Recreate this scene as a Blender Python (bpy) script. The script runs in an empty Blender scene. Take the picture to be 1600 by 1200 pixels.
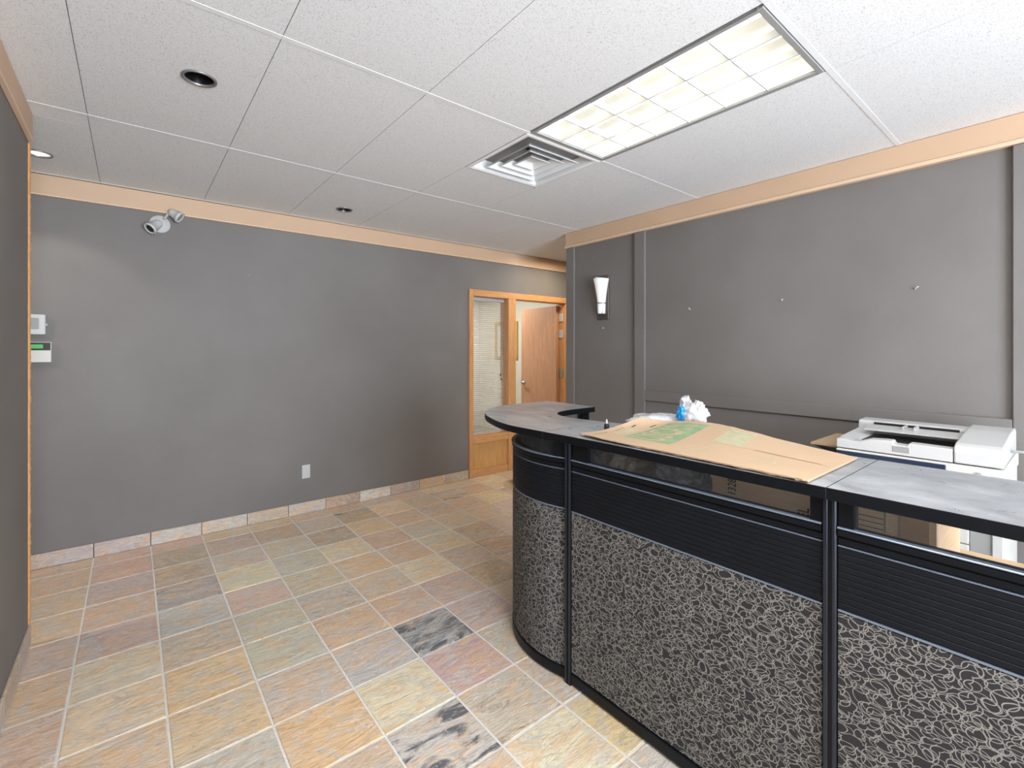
import bpy, bmesh, math, random
from mathutils import Vector, Matrix, noise
C = bpy.context.scene.collection
random.seed(7)
PI = math.pi

# ---------------------------------------------------------------- camera
EYE = 1.469
cam_d = bpy.data.cameras.new('camera'); cam = bpy.data.objects.new('camera', cam_d); C.objects.link(cam)
cam.location = (0, 0, EYE)
cam.rotation_euler = (PI/2, 0, -math.atan(594/730))
cam_d.sensor_fit = 'HORIZONTAL'; cam_d.sensor_width = 36.0
cam_d.lens = 730/1600*36.0
cam_d.shift_y = -(600-546)/1600
cam_d.clip_start = 0.02
bpy.context.scene.camera = cam

# ---------------------------------------------------------------- world, lamps, exposure
sc = bpy.context.scene
w = bpy.data.worlds.new('daylight'); sc.world = w; w.use_nodes = True
# bright overcast sky above the horizon, lower half made brighter to throw light up onto the ceiling
_t = w.node_tree; _tc = _t.nodes.new('ShaderNodeTexCoord'); _sx = _t.nodes.new('ShaderNodeSeparateXYZ'); _cr = _t.nodes.new('ShaderNodeValToRGB')
_t.links.new(_tc.outputs['Generated'], _sx.inputs[0]); _mr = _t.nodes.new('ShaderNodeMapRange')
_mr.inputs['From Min'].default_value = -1; _mr.inputs['From Max'].default_value = 1
_t.links.new(_sx.outputs['Z'], _mr.inputs['Value']); _t.links.new(_mr.outputs[0], _cr.inputs[0])
_cr.color_ramp.elements[0].position = 0.49; _cr.color_ramp.elements[0].color = (0.66, 0.73, 0.82, 1)
_cr.color_ramp.elements[1].position = 0.51; _cr.color_ramp.elements[1].color = (0.40, 0.455, 0.53, 1)
_t.links.new(_cr.outputs[0], _t.nodes['Background'].inputs[0]); _t.nodes['Background'].inputs[1].default_value = 32
sc.view_settings.view_transform = 'Standard'; sc.view_settings.look = 'None'
sc.view_settings.gamma = 1.0; sc.view_settings.exposure = 0.19
sc.view_settings.use_curve_mapping = False
sc.cycles.max_bounces = 10; sc.cycles.diffuse_bounces = 6

def area(name, loc, rot, sx, sy, power, col=(1, 1, 1), portal=False):
    d = bpy.data.lights.new(name, 'AREA'); d.shape = 'RECTANGLE'; d.size = sx; d.size_y = sy
    d.energy = power; d.color = col
    if portal: d.cycles.is_portal = True
    o = bpy.data.objects.new(name, d); C.objects.link(o); o.location = loc; o.rotation_euler = rot
    return o
area('window_portal', (1.0, -2.99, 1.27), (PI/2, 0, 0), 2.4, 2.3, 1, portal=True)
area('office_ceiling_lamp', (3.9, 6.0, 2.60), (0, 0, 0), 0.6, 1.2, 46, (1, 0.98, 0.95))
area('hall_ceiling_lamp', (4.1, 3.85, 2.60), (0, 0, 0), 0.3, 0.3, 16, (1, 0.86, 0.68))
area('hall_fill_light_left', (-1.6, 3.7, 2.60), (0, 0, 0), 0.4, 0.4, 20, (1, 0.95, 0.88))  # unseen light added to lift the far ceiling, floor and back wall
area('rear_fill_light', (1.97, -1.2, 2.60), (0, 0, 0), 0.55, 1.15, 10, (1, 0.99, 0.98))  # fill added behind the camera, no fixture there
area('rear_fill_light_left', (0.13, -1.2, 2.60), (0, 0, 0), 0.55, 1.15, 52, (1, 0.98, 0.96))  # fill added out of view to brighten the left side
area('near_fill_light', (0.745, 0.07, 2.60), (0, 0, 0), 0.55, 1.15, 24, (1, 0.98, 0.96))  # added above the camera, out of view, for more light on the floor

def spot(name, loc, power, col, size=1.9, blend=0.35, r=0.03):
    d = bpy.data.lights.new(name, 'SPOT'); d.energy = power; d.color = col; d.spot_size = size
    d.spot_blend = blend; d.shadow_soft_size = r
    o = bpy.data.objects.new(name, d); C.objects.link(o); o.location = loc
    return o
spot('downlight_lamp', (-0.434, 3.961, 2.655), 9, (1, 0.95, 0.86), 1.75, 0.3)
spot('hall_downlight_lamp', (2.95, 3.75, 2.64), 30, (1, 0.70, 0.38), 1.3, 0.9)

# ---------------------------------------------------------------- materials
def srgb(r, g, b):
    f = lambda c: (c/255/12.92) if c/255 <= 0.04045 else ((c/255+0.055)/1.055)**2.4
    return (f(r), f(g), f(b), 1)

class NT:
    def __init__(s, m): s.t = m.node_tree; s.n = s.t.nodes; s.b = s.n['Principled BSDF']
    def add(s, ty, **k):
        n = s.n.new(ty)
        for a, v in k.items():
            if hasattr(n, a): setattr(n, a, v)
            else: n.inputs[a].default_value = v
        return n
    def link(s, a, b): s.t.links.new(a, b)
    def coords(s, kind='Object', scale=(1, 1, 1)):
        tc = s.add('ShaderNodeTexCoord'); mp = s.add('ShaderNodeMapping'); mp.inputs['Scale'].default_value = scale
        s.link(tc.outputs[kind], mp.inputs[0]); return mp.outputs[0]
    def noise(s, vec, scale, detail=3, rough=0.5, dist=0.0):
        n = s.add('ShaderNodeTexNoise'); n.inputs['Scale'].default_value = scale
        n.inputs['Detail'].default_value = detail; n.inputs['Roughness'].default_value = rough
        n.inputs['Distortion'].default_value = dist
        if vec is not None: s.link(vec, n.inputs['Vector'])
        return n.outputs['Fac']
    def ramp(s, fac, stops):
        r = s.add('ShaderNodeValToRGB'); e = r.color_ramp.elements
        e[0].position, e[0].color = stops[0]; e[1].position, e[1].color = stops[-1]
        for p, c in stops[1:-1]:
            x = e.new(p); x.color = c
        s.link(fac, r.inputs[0]); return r.outputs[0]
    def bump(s, h, strength, dist=0.01):
        b = s.add('ShaderNodeBump'); b.inputs['Strength'].default_value = strength; b.inputs['Distance'].default_value = dist
        s.link(h, b.inputs['Height']); s.link(b.outputs[0], s.b.inputs['Normal'])
    def mix(s, fac, a, b, mode='MIX'):
        m = s.add('ShaderNodeMix', data_type='RGBA', blend_type=mode)
        for sock, v in ((m.inputs[0], fac), (m.inputs[6], a), (m.inputs[7], b)):
            if isinstance(v, (int, float)): sock.default_value = v
            elif isinstance(v, tuple): sock.default_value = v
            else: s.link(v, sock)
        return m.outputs[2]
    def math(s, op, a, b=0.0, c=None):
        m = s.add('ShaderNodeMath', operation=op)
        for i, v in enumerate((a, b) if c is None else (a, b, c)):
            if isinstance(v, (int, float)): m.inputs[i].default_value = v
            else: s.link(v, m.inputs[i])
        return m.outputs[0]

def mat(name, col, rough=0.5, metal=0.0, **k):
    m = bpy.data.materials.new(name); m.use_nodes = True; n = NT(m)
    n.b.inputs['Base Color'].default_value = col; n.b.inputs['Roughness'].default_value = rough
    n.b.inputs['Metallic'].default_value = metal
    for a, v in k.items(): n.b.inputs[a.replace('_', ' ')].default_value = v
    return m, n

def simple(name, col, rough=0.5, metal=0.0, var=0.06, scale=8, bump=0.0, bscale=200, **k):
    m, n = mat(name, col, rough, metal, **k)
    v = n.coords()
    f = n.noise(v, scale, 3)
    lo = tuple(c*(1-var) for c in col[:3])+(1,); hi = tuple(min(1, c*(1+var)) for c in col[:3])+(1,)
    n.link(n.ramp(f, [(0.3, lo), (0.7, hi)]), n.b.inputs['Base Color'])
    if bump: n.bump(n.noise(v, bscale, 2), bump, 0.002)
    return m

def m_wall():
    m, n = mat('grey_wall_vinyl', srgb(116, 114, 112), 0.62)
    v = n.coords()
    f = n.noise(v, 1.7, 3)
    n.link(n.ramp(f, [(0.3, srgb(114, 109, 105)), (0.7, srgb(122, 118, 114))]), n.b.inputs['Base Color'])
    v2 = n.coords(scale=(1, 1, 0.35)); v3 = n.coords(scale=(0.35, 0.35, 1))
    h = n.math('ADD', n.noise(v2, 420, 2), n.noise(v3, 420, 2))
    n.bump(h, 0.35, 0.0015); return m

def m_ceiling():
    m, n = mat('mineral_fibre_panel', srgb(230, 231, 232), 0.9)
    v = n.coords('Object')
    oi = n.add('ShaderNodeObjectInfo')
    vm = n.add('ShaderNodeVectorMath', operation='ADD'); n.link(v, vm.inputs[0])
    cb = n.add('ShaderNodeCombineXYZ'); n.link(n.math('MULTIPLY', oi.outputs['Random'], 37.0), cb.inputs[0]); n.link(cb.outputs[0], vm.inputs[1])
    a = n.noise(vm.outputs[0], 150, 3, 0.75); b = n.noise(vm.outputs[0], 330, 1)
    p = n.ramp(a, [(0.30, srgb(214, 215, 216)), (0.42, srgb(232, 233, 234))])
    q = n.ramp(b, [(0.31, srgb(176, 173, 168)), (0.37, (1, 1, 1, 1))])
    n.link(n.mix(1.0, p, q, 'MULTIPLY'), n.b.inputs['Base Color'])
    n.bump(n.math('ADD', a, b), 0.25, 0.0015); return m

def m_slate(name, attr=True, col=None):
    m, n = mat(name, srgb(170, 150, 130), 0.42)
    v = n.coords('Object'); oi = n.add('ShaderNodeObjectInfo')
    cb = n.add('ShaderNodeCombineXYZ')
    n.link(n.math('MULTIPLY', oi.outputs['Random'], 51.0), cb.inputs[0]); n.link(n.math('MULTIPLY', oi.outputs['Random'], 23.0), cb.inputs[1])
    vm = n.add('ShaderNodeVectorMath', operation='ADD'); n.link(v, vm.inputs[0]); n.link(cb.outputs[0], vm.inputs[1])
    P = vm.outputs[0]
    st = n.add('ShaderNodeMapping'); st.inputs['Scale'].default_value = (1.0, 3.0, 3.0); st.inputs['Rotation'].default_value = (0, 0, 0.25); n.link(P, st.inputs[0])
    big = n.noise(st.outputs[0], 2.6, 5, 0.62, 2.2)
    fine = n.noise(st.outputs[0], 9, 8, 0.75, 2.2)
    base = oi.outputs['Color']
    hsv_d = n.mix(0.50, base, srgb(134, 120, 108), 'MIX')
    hsv_w = n.mix(0.65, base, srgb(222, 182, 138), 'MIX')
    hsv_g = n.mix(0.62, base, srgb(196, 190, 182), 'MIX')
    f1 = n.ramp(big, [(0.47, (0, 0, 0, 1)), (0.58, (1, 1, 1, 1))])
    c = n.mix(f1, base, hsv_w)
    big2 = n.noise(P, 4.2, 5, 0.65, 2.4)
    c = n.mix(n.ramp(big2, [(0.50, (0, 0, 0, 1)), (0.60, (1, 1, 1, 1))]), c, hsv_g)
    c = n.mix(n.ramp(fine, [(0.50, (0, 0, 0, 1)), (0.62, (0.85, 0.85, 0.85, 1))]), c, hsv_d)
    # charcoal blotches, amount in the object colour's alpha
    bl = n.noise(st.outputs[0], 4.0, 5, 0.62, 1.4)
    th = n.math('SUBTRACT', 0.78, n.math('MULTIPLY', oi.outputs['Alpha'], 0.4))
    mr = n.add('ShaderNodeMapRange'); n.link(bl, mr.inputs['Value']); n.link(th, mr.inputs['From Min']); n.link(n.math('ADD', th, 0.12), mr.inputs['From Max'])
    c = n.mix(mr.outputs[0], c, srgb(98, 98, 102))
    # thin pale cleft lines
    wv = n.noise(st.outputs[0], 3.4, 4, 0.6, 3.0)
    line = n.math('SUBTRACT', 1.0, n.math('MULTIPLY', n.math('ABSOLUTE', n.math('SUBTRACT', wv, 0.5)), 45.0))
    line = n.add('ShaderNodeClamp').outputs[0] if False else n.math('MAXIMUM', line, 0.0)
    c = n.mix(n.math('MULTIPLY', line, 0.55), c, srgb(232, 222, 208))
    n.link(c, n.b.inputs['Base Color'])
    h = n.math('ADD', n.math('MULTIPLY', big, 1.2), n.math('MULTIPLY', fine, 0.6))
    n.bump(n.math('ADD', h, n.math('MULTIPLY', line, 0.12)), 0.8, 0.008)
    n.link(n.ramp(fine, [(0.2, (0.3, 0.3, 0.3, 1)), (0.8, (0.55, 0.55, 0.55, 1))]), n.b.inputs['Roughness'])
    return m

def m_wood(name, c1, c2, axis=(14, 14, 0.9), rough=0.4):
    m, n = mat(name, c1, rough)
    v = n.coords(scale=axis)
    a = n.noise(v, 4, 5, 0.6, 1.5); b = n.noise(v, 16, 3, 0.6)
    f = n.math('ADD', n.math('MULTIPLY', a, 0.7), n.math('MULTIPLY', b, 0.3))
    n.link(n.ramp(f, [(0.35, c2), (0.6, c1)]), n.b.inputs['Base Color'])
    n.bump(b, 0.1, 0.001); return m

def m_fabric():
    # dark cloth printed with overlapping pale loops: several layers of rings
    m, n = mat('looped_panel_fabric', srgb(52, 50, 54), 0.9)
    uv = n.add('ShaderNodeUVMap'); uv.uv_map = 'UVMap'
    mp = n.add('ShaderNodeMapping'); n.link(uv.outputs[0], mp.inputs[0])
    nz = n.add('ShaderNodeTexNoise'); nz.inputs['Scale'].default_value = 14; nz.inputs['Detail'].default_value = 1
    n.link(mp.outputs[0], nz.inputs['Vector'])
    vs = n.add('ShaderNodeVectorMath', operation='SUBTRACT'); n.link(nz.outputs['Color'], vs.inputs[0]); vs.inputs[1].default_value = (0.5, 0.5, 0.5)
    sc_ = n.add('ShaderNodeVectorMath', operation='SCALE'); n.link(vs.outputs[0], sc_.inputs[0]); sc_.inputs['Scale'].default_value = 0.03
    ad = n.add('ShaderNodeVectorMath', operation='ADD'); n.link(mp.outputs[0], ad.inputs[0]); n.link(sc_.outputs[0], ad.inputs[1])
    tot = None
    for k, (s, r, wd, off, rot, asp) in enumerate([(22, .40, .024, (0, 0, 0), 0.3, 1.25), (19, .42, .021, (3.1, 1.7, 0), 1.2, 1.45), (25, .38, .026, (7.7, 2.9, 0), 2.2, 1.2), (17, .43, .020, (1.3, 9.1, 0), 2.8, 1.6)]):
        mm = n.add('ShaderNodeMapping'); n.link(ad.outputs[0], mm.inputs[0]); mm.inputs['Location'].default_value = off
        mm.inputs['Rotation'].default_value = (0, 0, rot); mm.inputs['Scale'].default_value = (1, asp, 1)
        vo = n.add('ShaderNodeTexVoronoi', voronoi_dimensions='2D', feature='F1'); vo.inputs['Scale'].default_value = s
        vo.inputs['Randomness'].default_value = 0.75
        n.link(mm.outputs[0], vo.inputs['Vector'])
        d = n.math('ABSOLUTE', n.math('SUBTRACT', vo.outputs['Distance'], r))
        q = n.math('LESS_THAN', d, wd)
        tot = q if tot is None else n.math('MAXIMUM', tot, q)
    n.link(n.mix(tot, srgb(38, 36, 38), srgb(134, 131, 126)), n.b.inputs['Base Color'])
    n.bump(n.noise(mp.outputs[0], 900, 1), 0.3, 0.0008)
    return m

M = {}
M['wall'] = m_wall()
M['ceil'] = m_ceiling()
M['slate'] = m_slate('slate_tile')
M['grout'] = simple('floor_grout', srgb(214, 210, 204), 0.9, var=0.06, scale=30, bump=0.3)
M['tbar'] = simple('ceiling_grid_white', srgb(232, 233, 234), 0.6, var=0.02)
M['crown'] = simple('beige_crown_paint', srgb(204, 172, 142), 0.5, var=0.03, scale=3)
M['crown_edge'] = simple('beige_crown_bead', srgb(220, 190, 160), 0.45, var=0.03)
M['cream'] = simple('cream_office_wall', srgb(208, 204, 190), 0.7, var=0.02)
M['oak'] = m_wood('golden_oak', srgb(212, 160, 108), srgb(186, 130, 80))
M['oak_h'] = m_wood('golden_oak_rail', srgb(212, 160, 108), srgb(186, 130, 80), (0.9, 14, 14))
M['oak_panel'] = m_wood('oak_veneer_panel', srgb(212, 164, 104), srgb(190, 138, 80), (10, 10, 0.8))
M['door'] = m_wood('oak_veneer_door', srgb(196, 152, 118), srgb(172, 124, 92), (10, 10, 0.6), 0.45)
M['black'] = simple('black_panel_frame', srgb(12, 15, 20), 0.4, var=0.1, Specular_IOR_Level=0.25)
M['slat'] = simple('ribbed_black_slat', srgb(18, 21, 27), 0.5, var=0.1, bump=0.15, bscale=300, Specular_IOR_Level=0.2)
M['post'] = simple('graphite_post', srgb(44, 48, 58), 0.3, 0.5, var=0.08)
M['bead'] = simple('aluminium_bead', srgb(132, 144, 162), 0.3, 0.5, var=0.04)
M['fabric'] = m_fabric()
M['white'] = simple('white_plastic', srgb(196, 196, 195), 0.35, var=0.02)
M['offwhite'] = simple('off_white_plastic', srgb(204, 202, 195), 0.4, var=0.02)
M['greyplastic'] = simple('grey_plastic', srgb(150, 150, 148), 0.45, var=0.03)
M['darkplastic'] = simple('dark_plastic', srgb(34, 32, 30), 0.5, var=0.08)
M['navy'] = simple('navy_plastic', srgb(36, 48, 68), 0.35, var=0.05)
M['lcd'] = simple('green_display', srgb(76, 160, 84), 0.3, var=0.05, Emission_Color=srgb(76, 170, 84), Emission_Strength=0.25)
M['chrome'] = simple('brushed_metal', srgb(170, 168, 164), 0.28, 0.9, var=0.04)
M['canring'] = simple('downlight_ring', srgb(150, 148, 146), 0.35, 0.6, var=0.05)
M['baffle'] = simple('black_baffle', srgb(28, 27, 26), 0.3, 0.3, var=0.1)
M['louver'] = simple('troffer_louver', srgb(240, 240, 232), 0.35, var=0.01)
M['blade'] = simple('louver_blade_white', srgb(206, 206, 202), 0.4, var=0.01)
M['plate'] = simple('dark_pewter', srgb(96, 92, 86), 0.4, 0.5, var=0.08)
M['edge'] = m_wood('torn_corner_edge', srgb(212, 158, 100), srgb(186, 128, 74), (40, 40, 8), 0.7)
M['kraft'] = simple('kraft_cardboard', srgb(180, 154, 126), 0.8, var=0.05, scale=3, bump=0.15, bscale=60)
M['kraft_lines'] = m_wood('lined_cardboard', srgb(240, 206, 166), srgb(222, 184, 142), (2, 2, 60), 0.8)
M['green'] = simple('green_ink', srgb(128, 150, 114), 0.8, var=0.12, scale=20)
M['greenfaint'] = simple('faint_green_ink', srgb(170, 166, 136), 0.85, var=0.1, scale=30)
M['ink'] = simple('dark_ink', srgb(58, 52, 40), 0.8, var=0.1, scale=30)
M['worktop'] = simple('maple_worktop', srgb(216, 182, 138), 0.45, var=0.04, scale=5)
M['paperpink'] = simple('pink_paper', srgb(222, 160, 140), 0.7, var=0.12, scale=20)
M['blue'] = simple('blue_film', srgb(40, 150, 220), 0.3, var=0.15, scale=20)
M['carpet'] = simple('office_carpet', srgb(150, 138, 122), 0.95, var=0.1, scale=60, bump=0.4)
M['gold'] = simple('gold_frame', srgb(196, 164, 96), 0.4, 0.3, var=0.08)
M['tape'] = simple('packing_tape', srgb(196, 160, 122), 0.25, var=0.08, scale=15)

m, n = mat('laminate_top', srgb(150, 152, 154), 0.3)
v = n.coords(scale=(1, 0.6, 1)); a = n.noise(v, 5, 5, 0.6, 1.4); b = n.noise(v, 26, 4, 0.7, 1.0)
f = n.math('ADD', n.math('MULTIPLY', a, 0.75), n.math('MULTIPLY', b, 0.25))
n.link(n.ramp(f, [(0.35, srgb(118, 121, 124)), (0.5, srgb(140, 143, 147)), (0.66, srgb(168, 170, 172))]), n.b.inputs['Base Color'])
n.link(n.ramp(b, [(0.3, (.26, .26, .26, 1)), (0.7, (.4, .4, .4, 1))]), n.b.inputs['Roughness'])
M['laminate'] = m
m, n = mat('clear_glass', (0.30, 0.33, 0.35, 1), 0.03)
n.link(n.ramp(n.noise(n.coords(), 6, 2), [(0.3, (.05, .05, .05, 1)), (0.7, (.07, .07, .07, 1))]), n.b.inputs['Alpha'])
M['glass'] = m
m, n = mat('fluorescent_tube', (1, 1, 1, 1), 0.4); n.b.inputs['Emission Color'].default_value = (1, 0.975, 0.9, 1); n.b.inputs['Emission Strength'].default_value = 3.8
n.link(n.ramp(n.noise(n.coords(), 4, 1), [(0, (.95, .95, .95, 1)), (1, (1, 1, 1, 1))]), n.b.inputs['Base Color'])
M['tube'] = m
m, n = mat('lit_bulb', (1, 1, 1, 1), 0.4); n.b.inputs['Emission Color'].default_value = (1, 0.95, 0.86, 1); n.b.inputs['Emission Strength'].default_value = 8.0
n.link(n.ramp(n.noise(n.coords(), 4, 1), [(0, (.95, .95, .95, 1)), (1, (1, 1, 1, 1))]), n.b.inputs['Base Color'])
M['bulb'] = m
m, n = mat('opal_glass', srgb(240, 240, 240), 0.25); n.b.inputs['Subsurface Weight'].default_value = 0.2
n.link(n.ramp(n.noise(n.coords(), 12, 2), [(0.3, srgb(232, 232, 234)), (0.7, srgb(246, 246, 246))]), n.b.inputs['Base Color'])
n.b.inputs['Emission Color'].default_value = (1, .98, .97, 1); n.b.inputs['Emission Strength'].default_value = 0.22
M['opal'] = m
def film(name, col, alpha, rough=0.15):
    m, n = mat(name, col, rough)
    n.link(n.ramp(n.noise(n.coords(), 14, 4, 0.6, 1.0), [(0.35, tuple(c*0.8 for c in col[:3])+(1,)), (0.7, col)]), n.b.inputs['Base Color'])
    n.link(n.ramp(n.noise(n.coords(), 14, 3, 0.6, 2.0), [(0.4, (alpha, alpha, alpha, 1)), (0.62, (min(1, alpha+.45),)*3+(1,))]), n.b.inputs['Alpha'])
    n.bump(n.noise(n.coords(), 16, 2, 0.5, 2.0), 0.4, 0.01)
    return m
M['film_white'] = film('white_bag_film', srgb(232, 232, 236), 0.8)
M['film_clear'] = film('clear_bag_film', srgb(214, 212, 218), 0.35)
M['film_brown'] = film('brown_bag_film', srgb(206, 184, 162), 0.7)

m, n = mat('abstract_painting', (1, 1, 1, 1), 0.6)
n.link(n.ramp(n.noise(n.coords(), 9, 5, 0.7, 2.0), [(0.3, srgb(60, 110, 140)), (0.45, srgb(130, 180, 190)), (0.55, srgb(226, 226, 210)), (0.7, srgb(110, 140, 90))]), n.b.inputs['Base Color'])
M['painting'] = m

# ---------------------------------------------------------------- builders
def wloc(o):
    p = Vector((0, 0, 0))
    while o is not None: p += o.location; o = o.parent
    return p

class MB:
    def __init__(s): s.v = []; s.f = []; s.m = []; s.uv = {}
    def face(s, pts, mi=0):
        b = len(s.v); s.v += [tuple(p) for p in pts]; s.f.append(tuple(range(b, b+len(pts)))); s.m.append(mi)
    def box(s, x0, x1, y0, y1, z0, z1, mi=0, rot=None):
        if x0 > x1: x0, x1 = x1, x0
        if y0 > y1: y0, y1 = y1, y0
        if z0 > z1: z0, z1 = z1, z0
        b = len(s.v)
        p = [(x0, y0, z0), (x1, y0, z0), (x1, y1, z0), (x0, y1, z0), (x0, y0, z1), (x1, y0, z1), (x1, y1, z1), (x0, y1, z1)]
        if rot: p = [tuple(rot @ Vector(q)) for q in p]
        s.v += p
        for q in ((0, 3, 2, 1), (4, 5, 6, 7), (0, 1, 5, 4), (1, 2, 6, 5), (2, 3, 7, 6), (3, 0, 4, 7)):
            s.f.append(tuple(b+i for i in q)); s.m.append(mi)
        return s
    def loft(s, rings, close=True, caps=True, mi=0):
        b = len(s.v); n = len(rings[0])
        for r in rings: s.v += [tuple(p) for p in r]
        for k in range(len(rings)-1):
            for i in range(n if close else n-1):
                j = (i+1) % n
                s.f.append((b+k*n+i, b+k*n+j, b+(k+1)*n+j, b+(k+1)*n+i)); s.m.append(mi)
        if caps:
            s.f.append(tuple(b+i for i in reversed(range(n)))); s.m.append(mi)
            s.f.append(tuple(b+(len(rings)-1)*n+i for i in range(n))); s.m.append(mi)
        return s
    def tube(s, pts, r, seg=8, mi=0):
        pts = [Vector(p) for p in pts]; rings = []
        for i, p in enumerate(pts):
            t = (pts[min(i+1, len(pts)-1)]-pts[max(i-1, 0)]).normalized()
            u = t.cross(Vector((0, 0, 1)))
            if u.length < 1e-3: u = Vector((1, 0, 0))
            u.normalize(); w_ = t.cross(u)
            rings.append([p+u*(r*math.cos(2*PI*a/seg))+w_*(r*math.sin(2*PI*a/seg)) for a in range(seg)])
        return s.loft(rings, mi=mi)
    def lathe(s, prof, org=(0, 0, 0), axis=(0, 0, 1), seg=24, caps=False, mi=0):
        ax = Vector(axis).normalized(); u = ax.orthogonal().normalized(); w_ = ax.cross(u); o = Vector(org)
        rings = [[o+ax*h+u*(r*math.cos(2*PI*a/seg))+w_*(r*math.sin(2*PI*a/seg)) for a in range(seg)] for r, h in prof]
        return s.loft(rings, caps=caps, mi=mi)
    def prism(s, poly, z0, z1, mt=0, mside=0):
        b = len(s.v); n = len(poly)
        s.v += [(x, y, z0) for x, y in poly]+[(x, y, z1) for x, y in poly]
        s.f.append(tuple(b+i for i in reversed(range(n)))); s.m.append(mside)
        s.f.append(tuple(b+n+i for i in range(n))); s.m.append(mt)
        for i in range(n):
            j = (i+1) % n
            s.f.append((b+i, b+j, b+n+j, b+n+i)); s.m.append(mside)
        return s
    def build(s, name, mats, parent=None, bevel=0.0, smooth=False, seg=2, uvf=None, origin=None, bmat=-1):
        me = bpy.data.meshes.new(name)
        off = wloc(parent) if parent is not None else Vector((0, 0, 0))
        o_loc = Vector((0, 0, 0))
        if origin is not None: o_loc = Vector(origin)-off; off = Vector(origin)
        me.from_pydata([tuple(Vector(p)-off) for p in s.v], [], s.f)
        mats = mats if isinstance(mats, (list, tuple)) else [mats]
        for x in mats: me.materials.append(x)
        for p, mi in zip(me.polygons, s.m): p.material_index = mi; p.use_smooth = smooth
        if uvf:
            ul = me.uv_layers.new(name='UVMap')
            for p in me.polygons:
                for li in p.loop_indices:
                    ul.data[li].uv = uvf(s.v[me.loops[li].vertex_index])
        bm = bmesh.new(); bm.from_mesh(me)
        bmesh.ops.recalc_face_normals(bm, faces=bm.faces)
        if bevel:
            bmesh.ops.remove_doubles(bm, verts=bm.verts, dist=1e-5)
            es = [e for e in bm.edges if len(e.link_faces) == 2 and e.calc_face_angle(0) > 0.6]
            bmesh.ops.bevel(bm, geom=es, offset=bevel, segments=seg, affect='EDGES', profile=0.5, clamp_overlap=True, material=bmat)
        bm.to_mesh(me); bm.free()
        o = bpy.data.objects.new(name, me); C.objects.link(o); o.location = o_loc
        if parent is not None: o.parent = parent
        return o

def tag(o, label=None, cat=None, group=None, kind=None):
    if label: o['label'] = label
    if cat: o['category'] = cat
    if group: o['group'] = group
    if kind: o['kind'] = kind
    return o
def thing(name, label, cat, loc, group=None):
    o = bpy.data.objects.new(name, None); o.empty_display_size = 0.05; C.objects.link(o); o.location = loc
    return tag(o, label, cat, group)
def struct(o, label): return tag(o, label, kind='structure')
def box(name, mats, parent, a, bevel=0.0, **k): return MB().box(*a).build(name, mats, parent, bevel, **k)
def text_mesh(body, size, name='t'):
    cu = bpy.data.curves.new(name, 'FONT'); cu.body = body; cu.size = size; cu.align_x = 'CENTER'; cu.align_y = 'CENTER'; cu.resolution_u = 2; cu.offset = size*.012
    o = bpy.data.objects.new(name, cu); C.objects.link(o)
    bpy.context.view_layer.update()
    me = bpy.data.meshes.new_from_object(o.evaluated_get(bpy.context.evaluated_depsgraph_get()))
    vs = [tuple(v.co) for v in me.vertices]; fs = [tuple(p.vertices) for p in me.polygons]
    bpy.data.objects.remove(o); bpy.data.curves.remove(cu); bpy.data.meshes.remove(me)
    return vs, fs
def catmull(pts, n=6):
    out = []
    P = [pts[0]]+list(pts)+[pts[-1]]
    for i in range(1, len(P)-2):
        for k in range(n):
            t = k/n; q = []
            for c in range(len(pts[0])):
                a, b_, c_, d = P[i-1][c], P[i][c], P[i+1][c], P[i+2][c]
                q.append(0.5*((2*b_)+(-a+c_)*t+(2*a-5*b_+4*c_-d)*t*t+(-a+3*b_-3*c_+d)*t**3))
            out.append(tuple(q))
    out.append(tuple(pts[-1])); return out

# ================================================================ SETTING
H = 2.642
XL, XR, YB, YF = -0.40, 3.44, 4.42, -3.0      # left wall, right wall, back wall, front wall
YE = 3.32                                      # where left and right walls end
HX0, HX1 = -2.4, 5.2

wb = MB()
wb.box(HX0, 2.96, YB, YB+.12, 0, H+.1); wb.box(2.96, 4.57, YB, YB+.12, 2.158, H+.1); wb.box(4.57, HX1+.1, YB, YB+.12, 0, H+.1)
struct(wb.build('wall_back', M['wall']), 'long grey textured back wall under the beige crown')
lw = MB(); lw.box(XL-.12, XL, YF, YE-.002, 0, H+.1)
wall_left = struct(lw.build('wall_left', M['wall']), 'grey wall at the left edge with an unfinished orange corner')
rw = MB(); rw.box(XR, XR+.12, YF, YE, 0, H+.1); rw.box(XR+.12, HX1+.1, YE-.12, YE, 0, H+.1)
wall_right = struct(rw.build('wall_right', M['wall']), 'grey wall on the right behind the reception desk')
wf = MB(); wf.box(XL-.12, -.2, YF-.12, YF, 0, H+.1); wf.box(2.2, XR+.12, YF-.12, YF, 0, H+.1); wf.box(-.2, 2.2, YF-.12, YF, 0, .1); wf.box(-.2, 2.2, YF-.12, YF, 2.42, H+.1)
struct(wf.build('wall_front', M['wall']), 'grey front wall around the shop window')
wh = MB(); wh.box(HX0-.12, HX0, 1.9, YB+.12, 0, H+.1); wh.box(HX0, XL-.12, 1.8, 1.9, 0, H+.1)
struct(wh.build('wall_hall_left', M['wall']), 'grey end wall of the passage on the left')
struct(MB().box(HX1, HX1+.1, YE, YB, 0, H+.1).build('wall_hall_right', M['wall']), 'grey end wall of the passage on the right')

# front window frames
f = MB(); x0, x1, y0, y1, z0, z1 = -.2, 2.2, YF-.09, YF-.03, .1, 2.42
f.box(x0, x1, y0, y1, z0, z0+.05); f.box(x0, x1, y0, y1, z1-.05, z1)
for q in (x0, 1.0, x1-.05): f.box(q, q+.05, y0, y1, z0+.05, z1-.05)
struct(f.build('window_1', M['black']), 'black framed shop window')

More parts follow.
